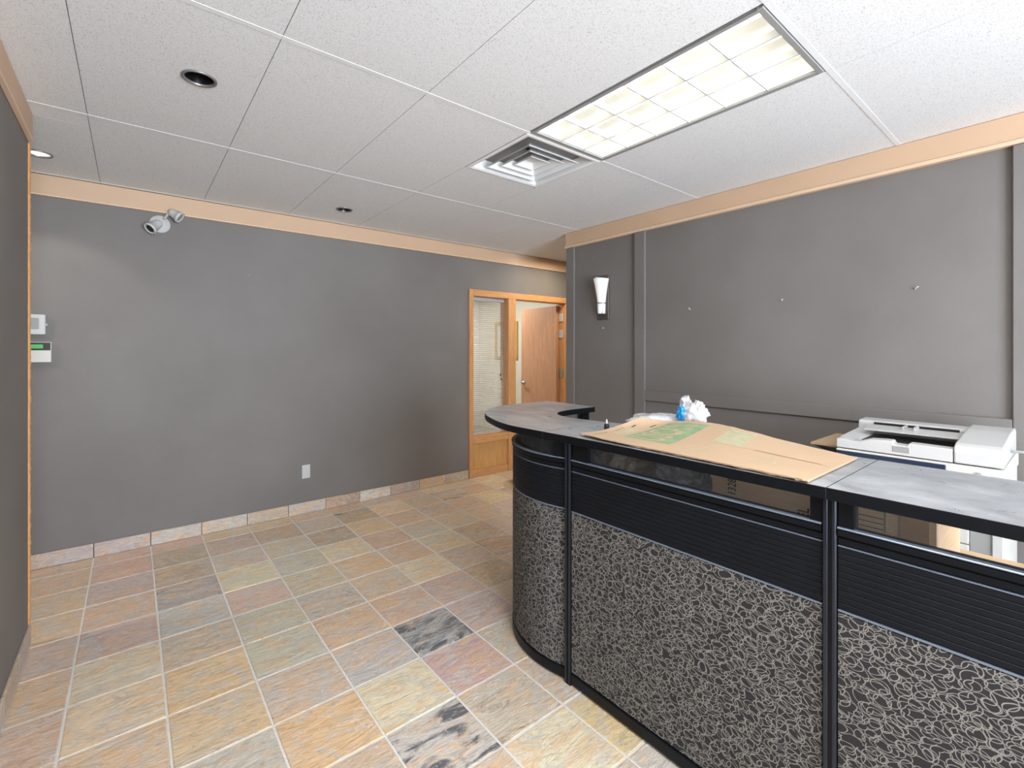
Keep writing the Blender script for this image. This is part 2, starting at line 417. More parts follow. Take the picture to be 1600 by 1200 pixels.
# floor: grout bed, then every slate tile
floor = struct(MB().box(HX0-.1, HX1+.1, YF-.1, YB+.02, -.06, .0010).build('floor', M['grout']), 'floor of multicoloured slate tiles in pale grout')
struct(MB().box(2.1, HX1+.1, YB+.02, 7.5, -.06, -.001).build('floor_office', M['carpet']), 'carpeted office floor beyond the doorway')
PT = .318
pal = dict(n=(206, 188, 166), g=(200, 190, 172), r=(208, 178, 156), o=(220, 190, 150), y=(226, 210, 178), m=(194, 174, 164), c=(164, 164, 162), k=(184, 164, 142), w=(198, 191, 180))
tmap = {  # (column, row): colour, charcoal amount
 (1,-4):('o',0),(2,-4):('y',0),(3,-4):('m',.1),(4,-4):('g',.1),(2,-5):('w',.75),(3,-5):('g',.5),(4,-5):('g',.3),(5,-4):('w',.1),
 (-1,-3):('o',0),(0,-3):('o',0),(1,-3):('g',.15),(2,-3):('w',.3),(3,-3):('c',.8),(4,-3):('m',.15),(5,-3):('n',.1),
 (-2,-2):('r',0),(-1,-2):('y',0),(0,-2):('o',.05),(1,-2):('g',.15),(2,-2):('r',.1),(3,-2):('r',0),(4,-2):('m',.2),(5,-2):('k',.1),
 (-2,-1):('r',0),(-1,-1):('y',0),(0,-1):('n',.05),(1,-1):('g',.2),(2,-1):('g',.4),(3,-1):('n',.35),(4,-1):('y',0),(5,-1):('m',.1),(6,-1):('k',.2),
 (-2,0):('n',0),(-1,0):('m',.1),(0,0):('w',.2),(1,0):('n',.05),(2,0):('n',.1),(3,0):('o',0),(4,0):('r',.05),(5,0):('n',.05),(6,0):('k',.1),
 (-2,1):('r',0),(-1,1):('r',.05),(0,1):('c',.5),(1,1):('y',.3),(2,1):('g',.05),(3,1):('y',.1),(4,1):('r',0),(5,1):('g',.1),(6,1):('n',.05),
 (-2,2):('r',.35),(-1,2):('m',.1),(0,2):('k',.1),(1,2):('g',.1),(2,2):('g',.05),(3,2):('k',.15),(4,2):('o',0),(5,2):('n',.05),(6,2):('m',.2),(7,2):('n',0),
 (-2,3):('r',0),(-1,3):('r',.05),(0,3):('k',0),(1,3):('m',.1),(2,3):('k',.2),(3,3):('g',0),(4,3):('k',.55),(5,3):('y',.05),(6,3):('n',.1),(7,3):('g',.55),
 (-2,4):('r',.1),(-1,4):('r',0),(0,4):('r',.05),(1,4):('n',0),(2,4):('n',0),(3,4):('r',0),(4,4):('r',0),(5,4):('n',0),(6,4):('n',0)}
tile_cache = {}
def tile_mesh(w_, h_, var):
    key = (round(w_, 4), round(h_, 4), var)
    if key in tile_cache: return tile_cache[key]
    rnd = random.Random(hash(key) & 0xffff)
    hw, hh = w_/2, h_/2; e = .0035
    o = MB()
    j = lambda: rnd.uniform(-.0007, .0007)
    lo = [(-hw, -hh, 0), (hw, -hh, 0), (hw, hh, 0), (-hw, hh, 0)]
    md = [(x+j(), y+j(), .0075) for x, y, z in lo]
    hi = [(math.copysign(hw-e, x), math.copysign(hh-e, y), .0095+j()) for x, y, z in lo]
    o.loft([lo, md, hi])
    me = bpy.data.meshes.new('tile'); me.from_pydata(o.v, [], o.f); me.materials.append(M['slate'])
    tile_cache[key] = me; return me
rt = random.Random(11)
rest = MB()
for j in range(-19, 5):
    for i in range(-8, 17):
        x0, x1 = .11+PT*i+.004, .11+PT*(i+1)-.004; y0, y1 = 2.95+PT*j+.004, 2.95+PT*(j+1)-.004
        if y0 < YE and x1 <= XL+.012: continue
        if y0 < YE-.12 and x0 >= XR: continue
        if (y0+y1)/2 < YE and x0 < XL+.012: x0 = XL+.012
        if (y0+y1)/2 < YE and x1 > XR: x1 = XR-.002
        x0 = max(x0, HX0+.002); x1 = min(x1, HX1-.002); y0 = max(y0, YF+.002)
        top = YB-.012 if x0 < 2.9 else (YB+.015)
        y1 = min(y1, top)
        if x1-x0 < .02 or y1-y0 < .02: continue
        if not (-2 <= i <= 12 and j >= -8):
            rest.box(x0, x1, y0, y1, -.004, .0035); continue
        cx_, cy_ = (x0+x1)/2, (y0+y1)/2
        t = bpy.data.objects.new('tile', tile_mesh(x1-x0, y1-y0, rt.randrange(4))); C.objects.link(t)
        t.parent = floor; t.location = (cx_, cy_, -.0062+rt.uniform(-.0006, .0006))
        t.rotation_euler = (rt.uniform(-.0022, .0022), rt.uniform(-.0022, .0022), 0)
        k_, ch = tmap.get((i, j), (rt.choice('nngrkmnoy'), rt.choice([0, 0, .1, .3])))
        c = srgb(*[min(255, q+rt.uniform(-5, 5)) for q in pal[k_]])
        t.color = (c[0], c[1], c[2], ch)
ro = rest.build('slate_tiles_beyond', M['slate'], floor); ro['kind'] = 'stuff'; ro.color = srgb(176, 156, 132)[:3]+(0.2,)

# slate baseboards
def baseboard(name, label, segs, cols):
    b = None
    for k, (a, c_) in enumerate(zip(segs, cols)):
        pass
    return b
bb = MB().box(HX0, 2.955, YB-.004, YB-.0005, 0, .098).build('baseboard_back', M['ink']); struct(bb, 'slate tile baseboard along the back wall')
bcols = {-2: ('m', .2), -1: ('m', .15), 0: ('w', .1), 1: ('w', .3), 2: ('n', .1), 3: ('w', .1), 4: ('r', .25), 5: ('white', 0), 6: ('m', .4), 7: ('o', .05), 8: ('n', .15)}
pal2 = dict(pal, white=(226, 222, 212), m=(186, 172, 168), w=(196, 188, 178), n=(188, 172, 152), r=(180, 156, 138))
for i in range(-8, 9):
    x0, x1 = .11+PT*i+.002, .11+PT*(i+1)-.002; x0 = max(x0, HX0+.02); x1 = min(x1, 2.953)
    if x1-x0 < .03: continue
    t = MB().box(x0, x1, YB-.013, YB-.004, .004, .102).build('tile', M['slate'], bb, bevel=.0015, seg=1, origin=((x0+x1)/2, YB-.01, .05))
    k_, ch = bcols.get(i, ('n', .1)); t.color = srgb(*pal2[k_])[:3]+(ch,)
bl = MB().box(XL+.0005, XL+.003, YF+.01, YE-.004, 0, .098).build('baseboard_left', M['grout']); struct(bl, 'slate tile baseboard along the left wall')
for i in range(0, 20):
    y1 = YE-.004-PT*i; y0 = y1-PT+.004
    if y0 < YF+.02: break
    t = MB().box(XL+.003, XL+.011, y0, y1, .004, .102).build('tile', M['slate'], bl, bevel=.0015, seg=1, origin=(XL+.005, (y0+y1)/2, .05))
    t.color = srgb(*pal2[rt.choice('mrwn')])[:3]+(rt.choice([0, .2]),)

# ceiling: slab above, panels, grid bars
ceiling = struct(MB().box(HX0-.1, HX1+.1, YF-.1, YB+.1, H+.09, H+.13).build('ceiling', M['tbar']), 'suspended ceiling of speckled white panels')
GX = [.439+.6115*k for k in range(-5, 9)]
GY = [-2.99, -1.77, -.545, .68, 1.91, 3.16, 4.385]
gx = [HX0]+[x for x in GX if HX0+.05 < x < HX1-.05]+[HX1]
gy = [YF]+GY[1:]+[YB]
def room_ok(x, y):
    if y < 1.9 and x < XL-.1: return False
    if y < YE-.15 and x > XR+.1: return False
    return True
cans = [(.227, 2.425), (1.384, 3.93), (-.434, 3.961)]
def ceil_panel(x0, x1, y0, y1):
    hole = [c for c in cans if x0+.08 < c[0] < x1-.08 and y0+.08 < c[1] < y1-.08]
    z0, z1 = H+.0015, H+.018
    if not hole:
        return MB().box(x0, x1, y0, y1, z0, z1).build('ceiling_panel', M['ceil'], ceiling, origin=((x0+x1)/2, (y0+y1)/2, H))
    cx_, cy_ = hole[0]; r = .058; n = 32; o = MB()
    inner = [(cx_+r*math.cos(2*PI*k/n), cy_+r*math.sin(2*PI*k/n)) for k in range(n)]
    outer = []
    for k in range(n):
        a = 2*PI*k/n; dx, dy = math.cos(a), math.sin(a)
        ts = []
        if dx > 1e-6: ts.append((x1-cx_)/dx)
        if dx < -1e-6: ts.append((x0-cx_)/dx)
        if dy > 1e-6: ts.append((y1-cy_)/dy)
        if dy < -1e-6: ts.append((y0-cy_)/dy)
        t = min(ts); outer.append([cx_+dx*t, cy_+dy*t])
    for cxx in (x0, x1):
        for cyy in (y0, y1):
            k = min(range(n), key=lambda q: (outer[q][0]-cxx)**2+(outer[q][1]-cyy)**2); outer[k] = [cxx, cyy]
    rings = [[(x, y, z0) for x, y in inner], [(x, y, z0) for x, y in outer], [(x, y, z1) for x, y in outer], [(x, y, z1) for x, y in inner]]
    o.loft(rings+[rings[0]], caps=False)
    return o.build('ceiling_panel', M['ceil'], ceiling, origin=((x0+x1)/2, (y0+y1)/2, H))
for a in range(len(gx)-1):
    for b in range(len(gy)-1):
        x0, x1, y0, y1 = gx[a]+.0015, gx[a+1]-.0015, gy[b]+.0125, gy[b+1]-.0125
        mx, my = (x0+x1)/2, (y0+y1)/2
        if not room_ok(mx, my) or y1-y0 < .02: continue
        if y1 < YE: x0 = max(x0, XL+.002); x1 = min(x1, XR-.002)
        elif y0 < YE:
            if x0 < XL: x0 = max(x0, HX0)
        if abs(mx-1.97) < .1 and .6 < my < 1.3: continue                       # troffer
        if abs(mx-1.97) < .1 and 1.95 < my < 3.1:
            ceil_panel(x0, x1, 2.535, y1); continue
        if y0 < YE-.2 < y1 and (mx < XL-.05 or mx > XR+.05):
            y0 = max(y0, 1.92 if mx < XL else YE+.002)
        if y0 < YE < y1 and x0 < XL < x1: 
            ceil_panel(XL+.002, x1, y0, YE-.001); ceil_panel(x0, x1, YE+.001, y1); continue
        if y0 < YE < y1 and x0 < XR < x1:
            ceil_panel(x0, XR-.002, y0, YE-.001); ceil_panel(x0, x1, YE+.001, y1); continue
        ceil_panel(x0, x1, y0, y1)
def bar(x0, x1, y0, y1, z0=H, z1=H+.006): MB().box(x0, x1, y0, y1, z0, z1).build('ceiling_bar', M['tbar'], ceiling)
for x in gx[1:-1]:
    y0 = YF+.001 if XL+.02 < x < XR-.02 else (1.91 if x < XL else YE+.002)
    if y0 < YB: bar(x-.012, x+.012, y0, YB-.03, H+.019, H+.024)
for y in gy[1:-1]:
    x0 = HX0+.002 if y > 1.9 and y > YE else XL+.002; x1 = HX1-.002 if y > YE else XR-.002
    for a in range(len(gx)-1):
        p, q = max(gx[a]+.0005, x0), min(gx[a+1]-.0005, x1)
        if q > p: bar(p, q, y-.012, y+.012)
bar(1.667, 2.26, 2.525, 2.545)

# crown boards
def crown(name, label, boxes, beads):
    o = MB()
    for b in boxes: o.box(*b)
    for b in beads: o.box(*b, mi=1)
    struct(o.build(name, [M['crown'], M['crown_edge']], None, bevel=.002, seg=1), label)
crown('trim_1', 'beige crown board along the back wall', [(HX0+.001, HX1-.001, YB-.016, YB-.0005, 2.512, H-.001)], [(HX0+.001, HX1-.001, YB-.021, YB-.0005, 2.500, 2.512)])
crown('trim_2', 'beige crown board on the left wall', [(XL+.0005, XL+.016, YF+.02, YE+.005, 2.512, H-.001)], [(XL+.0005, XL+.021, YF+.02, YE+.005, 2.500, 2.512)])
crown('trim_3', 'beige crown board on the right wall', [(XR-.026, XR-.0005, YF+.02, YE+.014, 2.512, H-.001), (XR-.0005, XR+.135, YE+.0005, YE+.014, 2.512, H-.001)],
      [(XR-.036, XR-.0005, YF+.02, YE+.02, 2.490, 2.512), (XR-.0005, XR+.14, YE+.0005, YE+.02, 2.490, 2.512), (XR-.031, XR-.0005, YF+.02, YE+.016, 2.516, 2.522)])
# painted boards on the right wall
def wallboard(name, label, b): struct(MB().box(*b).build(name, M['wall'], None, bevel=.004, seg=2), label)
wallboard('trim_4', 'narrow upright grey board left of the big wall panel', (XR-.026, XR-.0005, 2.395, 2.50, .001, 2.489))
wallboard('trim_5', 'upright grey board at the far end of the right wall', (XR-.022, XR-.0005, 3.225, YE+.012, .001, 2.489))
wallboard('trim_6', 'upright grey board right of the big wall panel', (XR-.026, XR-.0005, -.2, .232, .001, 2.489))
wallboard('trim_7', 'horizontal grey rail board under the big wall panel', (XR-.024, XR-.0005, .233, 2.394, 1.032, 1.118))
# frayed edge on the left wall's corner
eb = MB(); rr = random.Random(3); rings = []
z = .104
while z < 2.50:
    j1, j2 = rr.uniform(-.0014, .0014), rr.uniform(-.0014, .0014)
    rings.append([(XL-.004, YE-.005, z), (XL+.006+j1, YE-.006, z), (XL+.009+j2, YE+.004, z), (XL-.004, YE+.004+j1, z)]); z += .012
eb.loft(rings)
tr = eb.build('trim_8', M['edge']); struct(tr, 'rough orange edge strip on the corner of the left wall')

# office beyond
struct(MB().box(2.1, 2.2, YB+.12, 7.4, 0, H).build('wall_office_left', M['cream']), 'cream office wall left of the blind')
struct(MB().box(HX1, HX1+.1, YB+.12, 7.4, 0, H).build('wall_office_right', M['cream']), 'cream office wall with the framed picture')
struct(MB().box(2.1, HX1+.1, 7.4, 7.5, 0, H).build('wall_office_back', M['cream']), 'cream far wall of the office')
struct(MB().box(2.1, HX1+.1, YB+.12, 7.5, H+.01, H+.06).build('ceiling_office', M['tbar']), 'white office ceiling beyond the doorway')

# door frame with side light
wn = bpy.data.objects.new('window_2', None); C.objects.link(wn); wn.location = (3.27, YB, 0); struct(wn, 'oak framed side window with a blind beside the doorway')
y0, y1 = YB-.018, YB+.135
MB().box(2.962, 3.02, y0, y1, .004, 2.156).build('jamb', M['oak'], wn, bevel=.003, seg=1)
MB().box(3.53, 3.645, y0, y1, .004, 2.082).build('mullion', M['oak'], wn, bevel=.003, seg=1)
MB().box(3.021, 3.529, y0, y1, .39, .468).build('sill_rail', M['oak_h'], wn, bevel=.003, seg=1)
MB().box(3.021, 3.529, YB+.012, YB+.04, .085, .389).build('wood_panel', M['oak_panel'], wn)
MB().box(3.021, 3.529, YB-.008, YB+.06, .004, .084).build('bottom_rail', M['oak_h'], wn, bevel=.003, seg=1)
MB().box(3.021, 3.529, YB+.028, YB+.034, .470, 2.08).build('pane', M['glass'], wn)
dr = bpy.data.objects.new('door_1', None); C.objects.link(dr); dr.location = (4.47, YB+.12, 0); struct(dr, 'open oak veneer office door in an oak frame')
MB().box(3.021, 4.57, y0, y1, 2.083, 2.156).build('head_jamb', M['oak_h'], dr, bevel=.003, seg=1)
MB().box(4.512, 4.568, y0, YB+.165, .004, 2.081).build('side_jamb', M['oak'], dr, bevel=.003, seg=1)
R_ = Matrix.Translation((4.505, YB+.112, 0)) @ Matrix.Rotation(math.radians(84.5), 4, 'Z')
def rb(o, *a): 
    return o.box(*a, rot=R_)
leaf = MB(); rb(leaf, 0, .83, 0, .042, .012, 2.06); leafo = leaf.build('door_leaf', M['door'], dr, bevel=.0015, seg=1)
hd = MB()
p0 = R_ @ Vector((.77, .042, .98)); ax = (R_.to_3x3() @ Vector((0, 1, 0)))
hd.lathe([(.0, .0), (.026, .0), (.028, .006), (.012, .012), (.011, .045), (.0, .045)], p0, ax, 18)
q0 = R_ @ Vector((.77, .085, .98)); q1 = R_ @ Vector((.65, .095, .98)); hd.tube([q0, (q0+q1)/2, q1], .012)
hd.build('door_handle', M['chrome'], dr, smooth=True)
for z in (.3, 1.15, 1.68, 1.9):
    MB().box(4.504, 4.5115, YB+.03, YB+.105, z-.055, z+.055).build('hinge', M['white'] if z > 1.5 else M['chrome'], dr, bevel=.001, seg=1)
# venetian blind
vb = thing('window_blind', 'white horizontal slat blind behind the side window', 'blind', (3.275, YB+.08, .48))
MB().box(3.03, 3.52, YB+.06, YB+.10, 2.04, 2.075).build('head_rail', M['white'], vb, bevel=.002, seg=1)
sl = MB(); nsl = 66
for k in range(nsl):
    z = .50+k*(1.535/nsl); a = .30 if z > .75 else .05
    for s_ in range(2):
        pass
    dy, dz = .0125*math.cos(a), .0125*math.sin(a)
    yc = YB+.08
    sl.loft([[(3.032, yc-dy, z-dz), (3.032, yc, z+.002), (3.032, yc+dy, z+dz), (3.032, yc, z+.0012)], [(3.518, yc-dy, z-dz), (3.518, yc, z+.002), (3.518, yc+dy, z+dz), (3.518, yc, z+.0012)]])
slo = sl.build('slats', M['offwhite'], vb); slo['kind'] = 'stuff'
MB().box(3.032, 3.518, YB+.068, YB+.092, .482, .494).build('bottom_rail', M['white'], vb, bevel=.002, seg=1)
for x in (3.12, 3.43): MB().tube([(x, YB+.066, .49), (x, YB+.066, 2.04)], .0012, 5).build('ladder_cord', M['white'], vb)
cd = MB(); cd.tube([(3.465, YB+.055, 1.17), (3.465, YB+.055, 2.04)], .0022, 6); cd.build('pull_cord', M['darkplastic'], vb)
for z, x in ((1.15, 3.462), (1.10, 3.472)): MB().lathe([(.001, .03), (.006, .025), (.008, 0), (.004, -.008)], (x, YB+.055, z), seg=10).build('tassel', M['darkplastic'], vb, smooth=True)
# picture in the office
pf = thing('framed_picture', 'gold framed abstract picture on the cream office wall', 'picture', (HX1-.02, 6.55, 1.34))
py0, py1, pz0, pz1 = 6.22, 6.86, 1.30, 1.96
for a in ((py0, py1, pz0, pz0+.05), (py0, py1, pz1-.05, pz1), (py0, py0+.05, pz0+.05, pz1-.05), (py1-.05, py1, pz0+.05, pz1-.05)):
    MB().box(HX1-.03, HX1-.001, *a).build('frame_rail', M['gold'], pf, bevel=.003, seg=1)
MB().box(HX1-.012, HX1-.002, py0+.05, py1-.05, pz0+.05, pz1-.05).build('mat_board', M['offwhite'], pf)
MB().box(HX1-.016, HX1-.012, py0+.15, py1-.15, pz0+.14, pz1-.14).build('painting', M['painting'], pf)

# ================================================================ CEILING FITTINGS
TX0, TX1, TY0, TY1 = 1.672, 2.262, .696, 1.894
tf = thing('ceiling_light', 'lit fluorescent ceiling light with an eighteen cell white louver', 'ceiling light', ((TX0+TX1)/2, (TY0+TY1)/2, H))
fr = MB(); zf = H-.004
for a in ((TX0, TX1, TY0, TY0+.022), (TX0, TX1, TY1-.022, TY1), (TX0, TX0+.022, TY0+.022, TY1-.022), (TX1-.022, TX1, TY0+.022, TY1-.022)): fr.box(*a, zf, zf+.012)
fr.build('frame', M['greyplastic'], tf, bevel=.002, seg=1)
hs = MB(); i0, i1, j0, j1 = TX0+.022, TX1-.022, TY0+.022, TY1-.022
hs.box(i0-.004, i0, j0, j1, zf+.012, H+.08); hs.box(i1, i1+.004, j0, j1, zf+.012, H+.08); hs.box(i0, i1, j0-.004, j0, zf+.012, H+.08); hs.box(i0, i1, j1, j1+.004, zf+.012, H+.08); hs.box(i0, i1, j0, j1, H+.08, H+.085)
hs.build('housing', M['louver'], tf)
cw = (i1-i0)/3; cl = (j1-j0)/6
def blade(o, p0, p1, along):
    # V section louver blade, thick at the top, thin at the bottom
    z0, z1 = zf+.004, zf+.036; a, b = .0011, .0022
    if along == 'y':
        x = p0[0]; o.box(x-.0016, x+.0016, p0[1], p1[1], z0-.0025, z0-.0002, 1)  # grey lip: shade of the unlit underside put into the colour
        o.loft([[(x-a, y, z0), (x+a, y, z0), (x+.0014, y, z0+.02), (x+b, y, z1), (x-b, y, z1), (x-.0014, y, z0+.02)] for y in (p0[1], p1[1])])
    else:
        y = p0[1]; o.box(p0[0], p1[0], y-.0016, y+.0016, z0-.0025, z0-.0002, 1)
        o.loft([[(x, y-a, z0), (x, y+a, z0), (x, y+.0014, z0+.02), (x, y+b, z1), (x, y-b, z1), (x, y-.0014, z0+.02)] for x in (p0[0], p1[0])])
for k in (1, 2):
    o = MB(); blade(o, (i0+cw*k, j0), (i0+cw*k, j1), 'y'); o.build('louver_blade', [M['blade'], M['greyplastic']], tf)
for k in range(1, 6):
    o = MB()
    for c_ in range(3): blade(o, (i0+cw*c_+.002, j0+cl*k), (i0+cw*(c_+1)-.002, j0+cl*k), 'x')
    o.build('louver_blade', [M['blade'], M['greyplastic']], tf)
for k in range(3):
    MB().lathe([(.0, 0), (.0125, 0), (.0125, j1-j0-.04), (0, j1-j0-.04)], (i0+cw*(k+.5), j0+.02, H+.060), (0, 1, 0), 12).build('tube', M['tube'], tf, smooth=True)

# supply air vent
vt = thing('ceiling_vent', 'white square air diffuser beside the fluorescent light', 'vent', (1.967, 2.215, H))
vc = (1.967, 2.215)
def sq(h, z): return [(vc[0]-h, vc[1]-h, z), (vc[0]+h, vc[1]-h, z), (vc[0]+h, vc[1]+h, z), (vc[0]-h, vc[1]+h, z)]
MB().loft([sq(.302, H+.002), sq(.302, H-.002), sq(.286, H-.004), sq(.268, H+.002), sq(.248, H+.055), sq(.250, H+.06), sq(.302, H+.01)], caps=False).build('frame', M['tbar'], vt, bevel=.006, seg=2)
MB().loft([sq(.248, H+.060), sq(.248, H+.064)]).build('duct_plate', M['greyplastic'], vt)
for k, (a, b) in enumerate(((.205, .150), (.142, .090), (.080, .03))):
    z = H-.006+k*.004
    MB().loft([sq(a, z), sq(a, z+.003), sq(b+.012, z+.038), sq(b+.009, z+.038), sq(a-.006, z)], caps=False).build('louver_cone', M['tbar'], vt)
MB().loft([sq(.030, H+.03), sq(.040, H+.033)]).build('centre_plate', M['tbar'], vt)
MB().box(1.87, 1.93, 2.15, 2.16, H+.045, H+.058).build('damper_clip', M['darkplastic'], vt)

def can(x, y, lit, label):
    t = thing('recessed_downlight', label, 'downlight', (x, y, H), 'downlights in the ceiling panels')
    MB().lathe([(.054, .004), (.054, -.002), (.060, -.006), (.066, -.004), (.067, .002), (.054, .004)], (x, y, H), seg=32).build('trim_ring', M['canring'], t, smooth=True)
    MB().lathe([(.0535, .004), (.050, .02), (.046, .04), (.044, .07), (.0, .075)], (x, y, H), seg=32).build('baffle', M['white'] if lit else M['baffle'], t, smooth=True)
    if lit: MB().lathe([(.0, .035), (.02, .037), (.032, .05), (.03, .062), (.0, .064)], (x, y, H), seg=20).build('bulb', M['bulb'], t, smooth=True)
    else: MB().lathe([(.0, .028), (.015, .030), (.024, .042), (.022, .062), (.0, .064)], (x, y, H), seg=20).build('bulb', M['greyplastic'], t, smooth=True)
can(*cans[0], False, 'unlit downlight with grey ring, largest, near the top of the picture')
can(*cans[1], False, 'small unlit downlight just in front of the beige crown of the back wall')
can(*cans[2], True, 'lit downlight half hidden by the corner of the left wall')

# ================================================================ WALL FITTINGS
# twin head emergency light
el = thing('emergency_light', 'white twin head emergency light high on the back wall', 'light', (.164, YB, 2.40))
MB().lathe([(0, .0005), (.066, .0005), (.067, .006), (.060, .016), (.0, .020)], (.164, YB, 2.415), (0, -1, 0), 32).build('canopy', M['white'], el, smooth=True)
def head(base, tip):
    b, t = Vector(base), Vector(tip); ax = (t-b); L = ax.length
    g = bpy.data.objects
    o = MB(); o.lathe([(0, 0), (.020, .002), (.029, .014), (.032, .03), (.038, L-.02), (.043, L-.018), (.043, L), (.036, L), (.033, L-.008), (0, L-.010)], b, ax, 24)
    return o.build('lamp_head', M['white'], el, smooth=True), b, ax.normalized(), L
h1, b1, a1, L1 = head((.222, YB-.05, 2.515), (.288, YB-.075, 2.468))
MB().lathe([(.0275, L1-.004), (0, L1-.003)], b1, a1, 20).build('lens', M['greyplastic'], h1)
h2, b2, a2, L2 = head((.165, YB-.045, 2.42), (.100, YB-.085, 2.352))
MB().lathe([(.0275, L2-.004), (0, L2-.003)], b2, a2, 20).build('lens', M['darkplastic'], h2)
MB().tube([(.185, YB-.015, 2.45), (.21, YB-.03, 2.49), (.225, YB-.048, 2.51)], .009).build('swivel_arm', M['white'], el, smooth=True)
# thermostat and alarm keypad
th = thing('thermostat', 'white thermostat with a grey screen on the wall above the keypad', 'thermostat', (-.51, YB, 1.568))
MB().box(-.575, -.448, YB-.028, YB-.0005, 1.568, 1.702).build('case', M['white'], th, bevel=.005)
MB().box(-.553, -.480, YB-.0305, YB-.028, 1.605, 1.678).build('screen', M['greyplastic'], th, bevel=.001, seg=1)
MB().lathe([(0, 0), (.010, 0), (.010, .008), (0, .008)], (-.448, YB-.014, 1.634), (1, 0, 0), 14).build('dial', M['white'], th, smooth=True)
kp = thing('alarm_keypad', 'white alarm keypad with a green display below the thermostat', 'keypad', (-.50, YB, 1.382))
MB().box(-.585, -.420, YB-.024, YB-.0005, 1.382, 1.518).build('case', M['offwhite'], kp, bevel=.003)
MB().box(-.583, -.424, YB-.0255, YB-.024, 1.463, 1.515).build('display_window', M['darkplastic'], kp)
MB().box(-.565, -.460, YB-.0265, YB-.0255, 1.476, 1.502).build('screen', M['lcd'], kp)
MB().box(-.583, -.422, YB-.028, YB-.024, 1.384, 1.462).build('door', M['offwhite'], kp, bevel=.002, seg=1)
# outlet
ou = thing('wall_outlet', 'white duplex outlet low on the back wall', 'outlet', (1.212, YB, .314))
MB().box(1.178, 1.247, YB-.006, YB-.0005, .314, .434).build('cover_plate', M['white'], ou, bevel=.002, seg=1)
for z in (.351, .397):
    r_ = MB().lathe([(0, 0), (.0155, 0), (.0165, .002), (0, .0025)], (1.2125, YB-.006, z), (0, -1, 0), 20).build('receptacle', M['offwhite'], ou, smooth=False)
    for dx in (-.006, .006): MB().box(1.2125+dx-.001, 1.2125+dx+.001, YB-.0092, YB-.0086, z-.002, z+.006).build('slot', M['darkplastic'], r_)
MB().lathe([(0, 0), (.003, 0), (.003, .001), (0, .0012)], (1.2125, YB-.006, .374), (0, -1, 0), 10).build('screw', M['chrome'], ou)
# wall anchors left in the walls
def anchor(p, d, up, label):
    b = Vector(p); d = Vector(d)
    o = MB(); o.lathe([(0, 0), (.0045, 0), (.0047, .002), (.003, .003), (.0028, .012), (0, .013)], b, d, 12)
    o.tube([b+d*.012, b+d*.014+Vector(up)*.5, b+d*.014+Vector(up)], .0026, 6)
    tag(o.build('wall_anchor', M['white'], None, smooth=True, origin=p), label, 'wall anchor', 'anchors left in the walls')
anchor((.76, YB, 2.09), (0, -1, 0), (0, 0, .004), 'tiny white wall anchor alone in the upper part of the back wall')
anchor((XR, 1.987, 1.789), (-1, 0, 0), (0, .002, .012), 'leftmost of three small anchors on the big right wall panel')
anchor((XR, 1.309, 1.805), (-1, 0, 0), (0, -.008, .008), 'middle one of three small anchors on the big right wall panel')
anchor((XR, .611, 1.813), (-1, 0, 0), (0, -.018, .010), 'rightmost and longest of three small anchors on the right wall panel')
anchor((XR, 2.864, 1.668), (-1, 0, 0), (0, 0, .010), 'tiny white wall anchor just below the wall sconce')
# sconce
sy = 2.862
sn = thing('wall_sconce', 'flared white glass wall sconce on a dark metal plate', 'sconce', (XR, sy, 1.75))
MB().box(XR-.014, XR-.0005, sy-.068, sy+.068, 1.748, 2.160).build('back_plate', M['plate'], sn, bevel=.003, seg=1)
MB().box(XR-.055, XR-.014, sy-.028, sy+.028, 1.80, 1.835).build('bracket', M['plate'], sn, bevel=.002, seg=1)
def shade(hw, dp, z, dz=0):
    xs = XR-.020
    pts = [(0, hw), (.35, hw*.97), (.8, hw*.62), (1.0, 0), (.8, -hw*.62), (.35, -hw*.97), (0, -hw)]
    return [(xs-dp*a, sy+b, z+(dz*(1-abs(b)/hw))) for a, b in pts]
def shade_mesh(levels, th_=.004):
    o = MB(); outer = [shade(*l) for l in levels]
    inner = [[(x+(XR-.02-x)*.07+.001, sy+(y-sy)*.93, z) for x, y, z in r] for r in reversed(outer)]
    o.loft(outer+inner, caps=False); o.loft([outer[0], inner[-1]], caps=False); return o
shade_mesh([(.040, .050, 1.905), (.046, .056, 1.955), (.056, .066, 2.02), (.068, .076, 2.08), (.080, .086, 2.125, .012)]).build('shade', M['opal'], sn, smooth=True)
shade_mesh([(.036, .046, 1.803), (.038, .050, 1.85), (.040, .052, 1.898)]).build('lower_shade', M['opal'], sn, smooth=True)
MB().loft([shade(.0405, .053, 1.898), shade(.0405, .053, 1.905)], caps=True).build('band', M['plate'], sn)
MB().loft([shade(.0355, .0455, 1.800), shade(.0355, .0455, 1.803)], caps=True).build('base_cap', M['plate'], sn)

# ================================================================ RECEPTION DESK
PX = 1.485
desk = thing('reception_desk', 'black reception counter with looped fabric panels and a curved end', 'desk', (1.7, 1.0, 0))
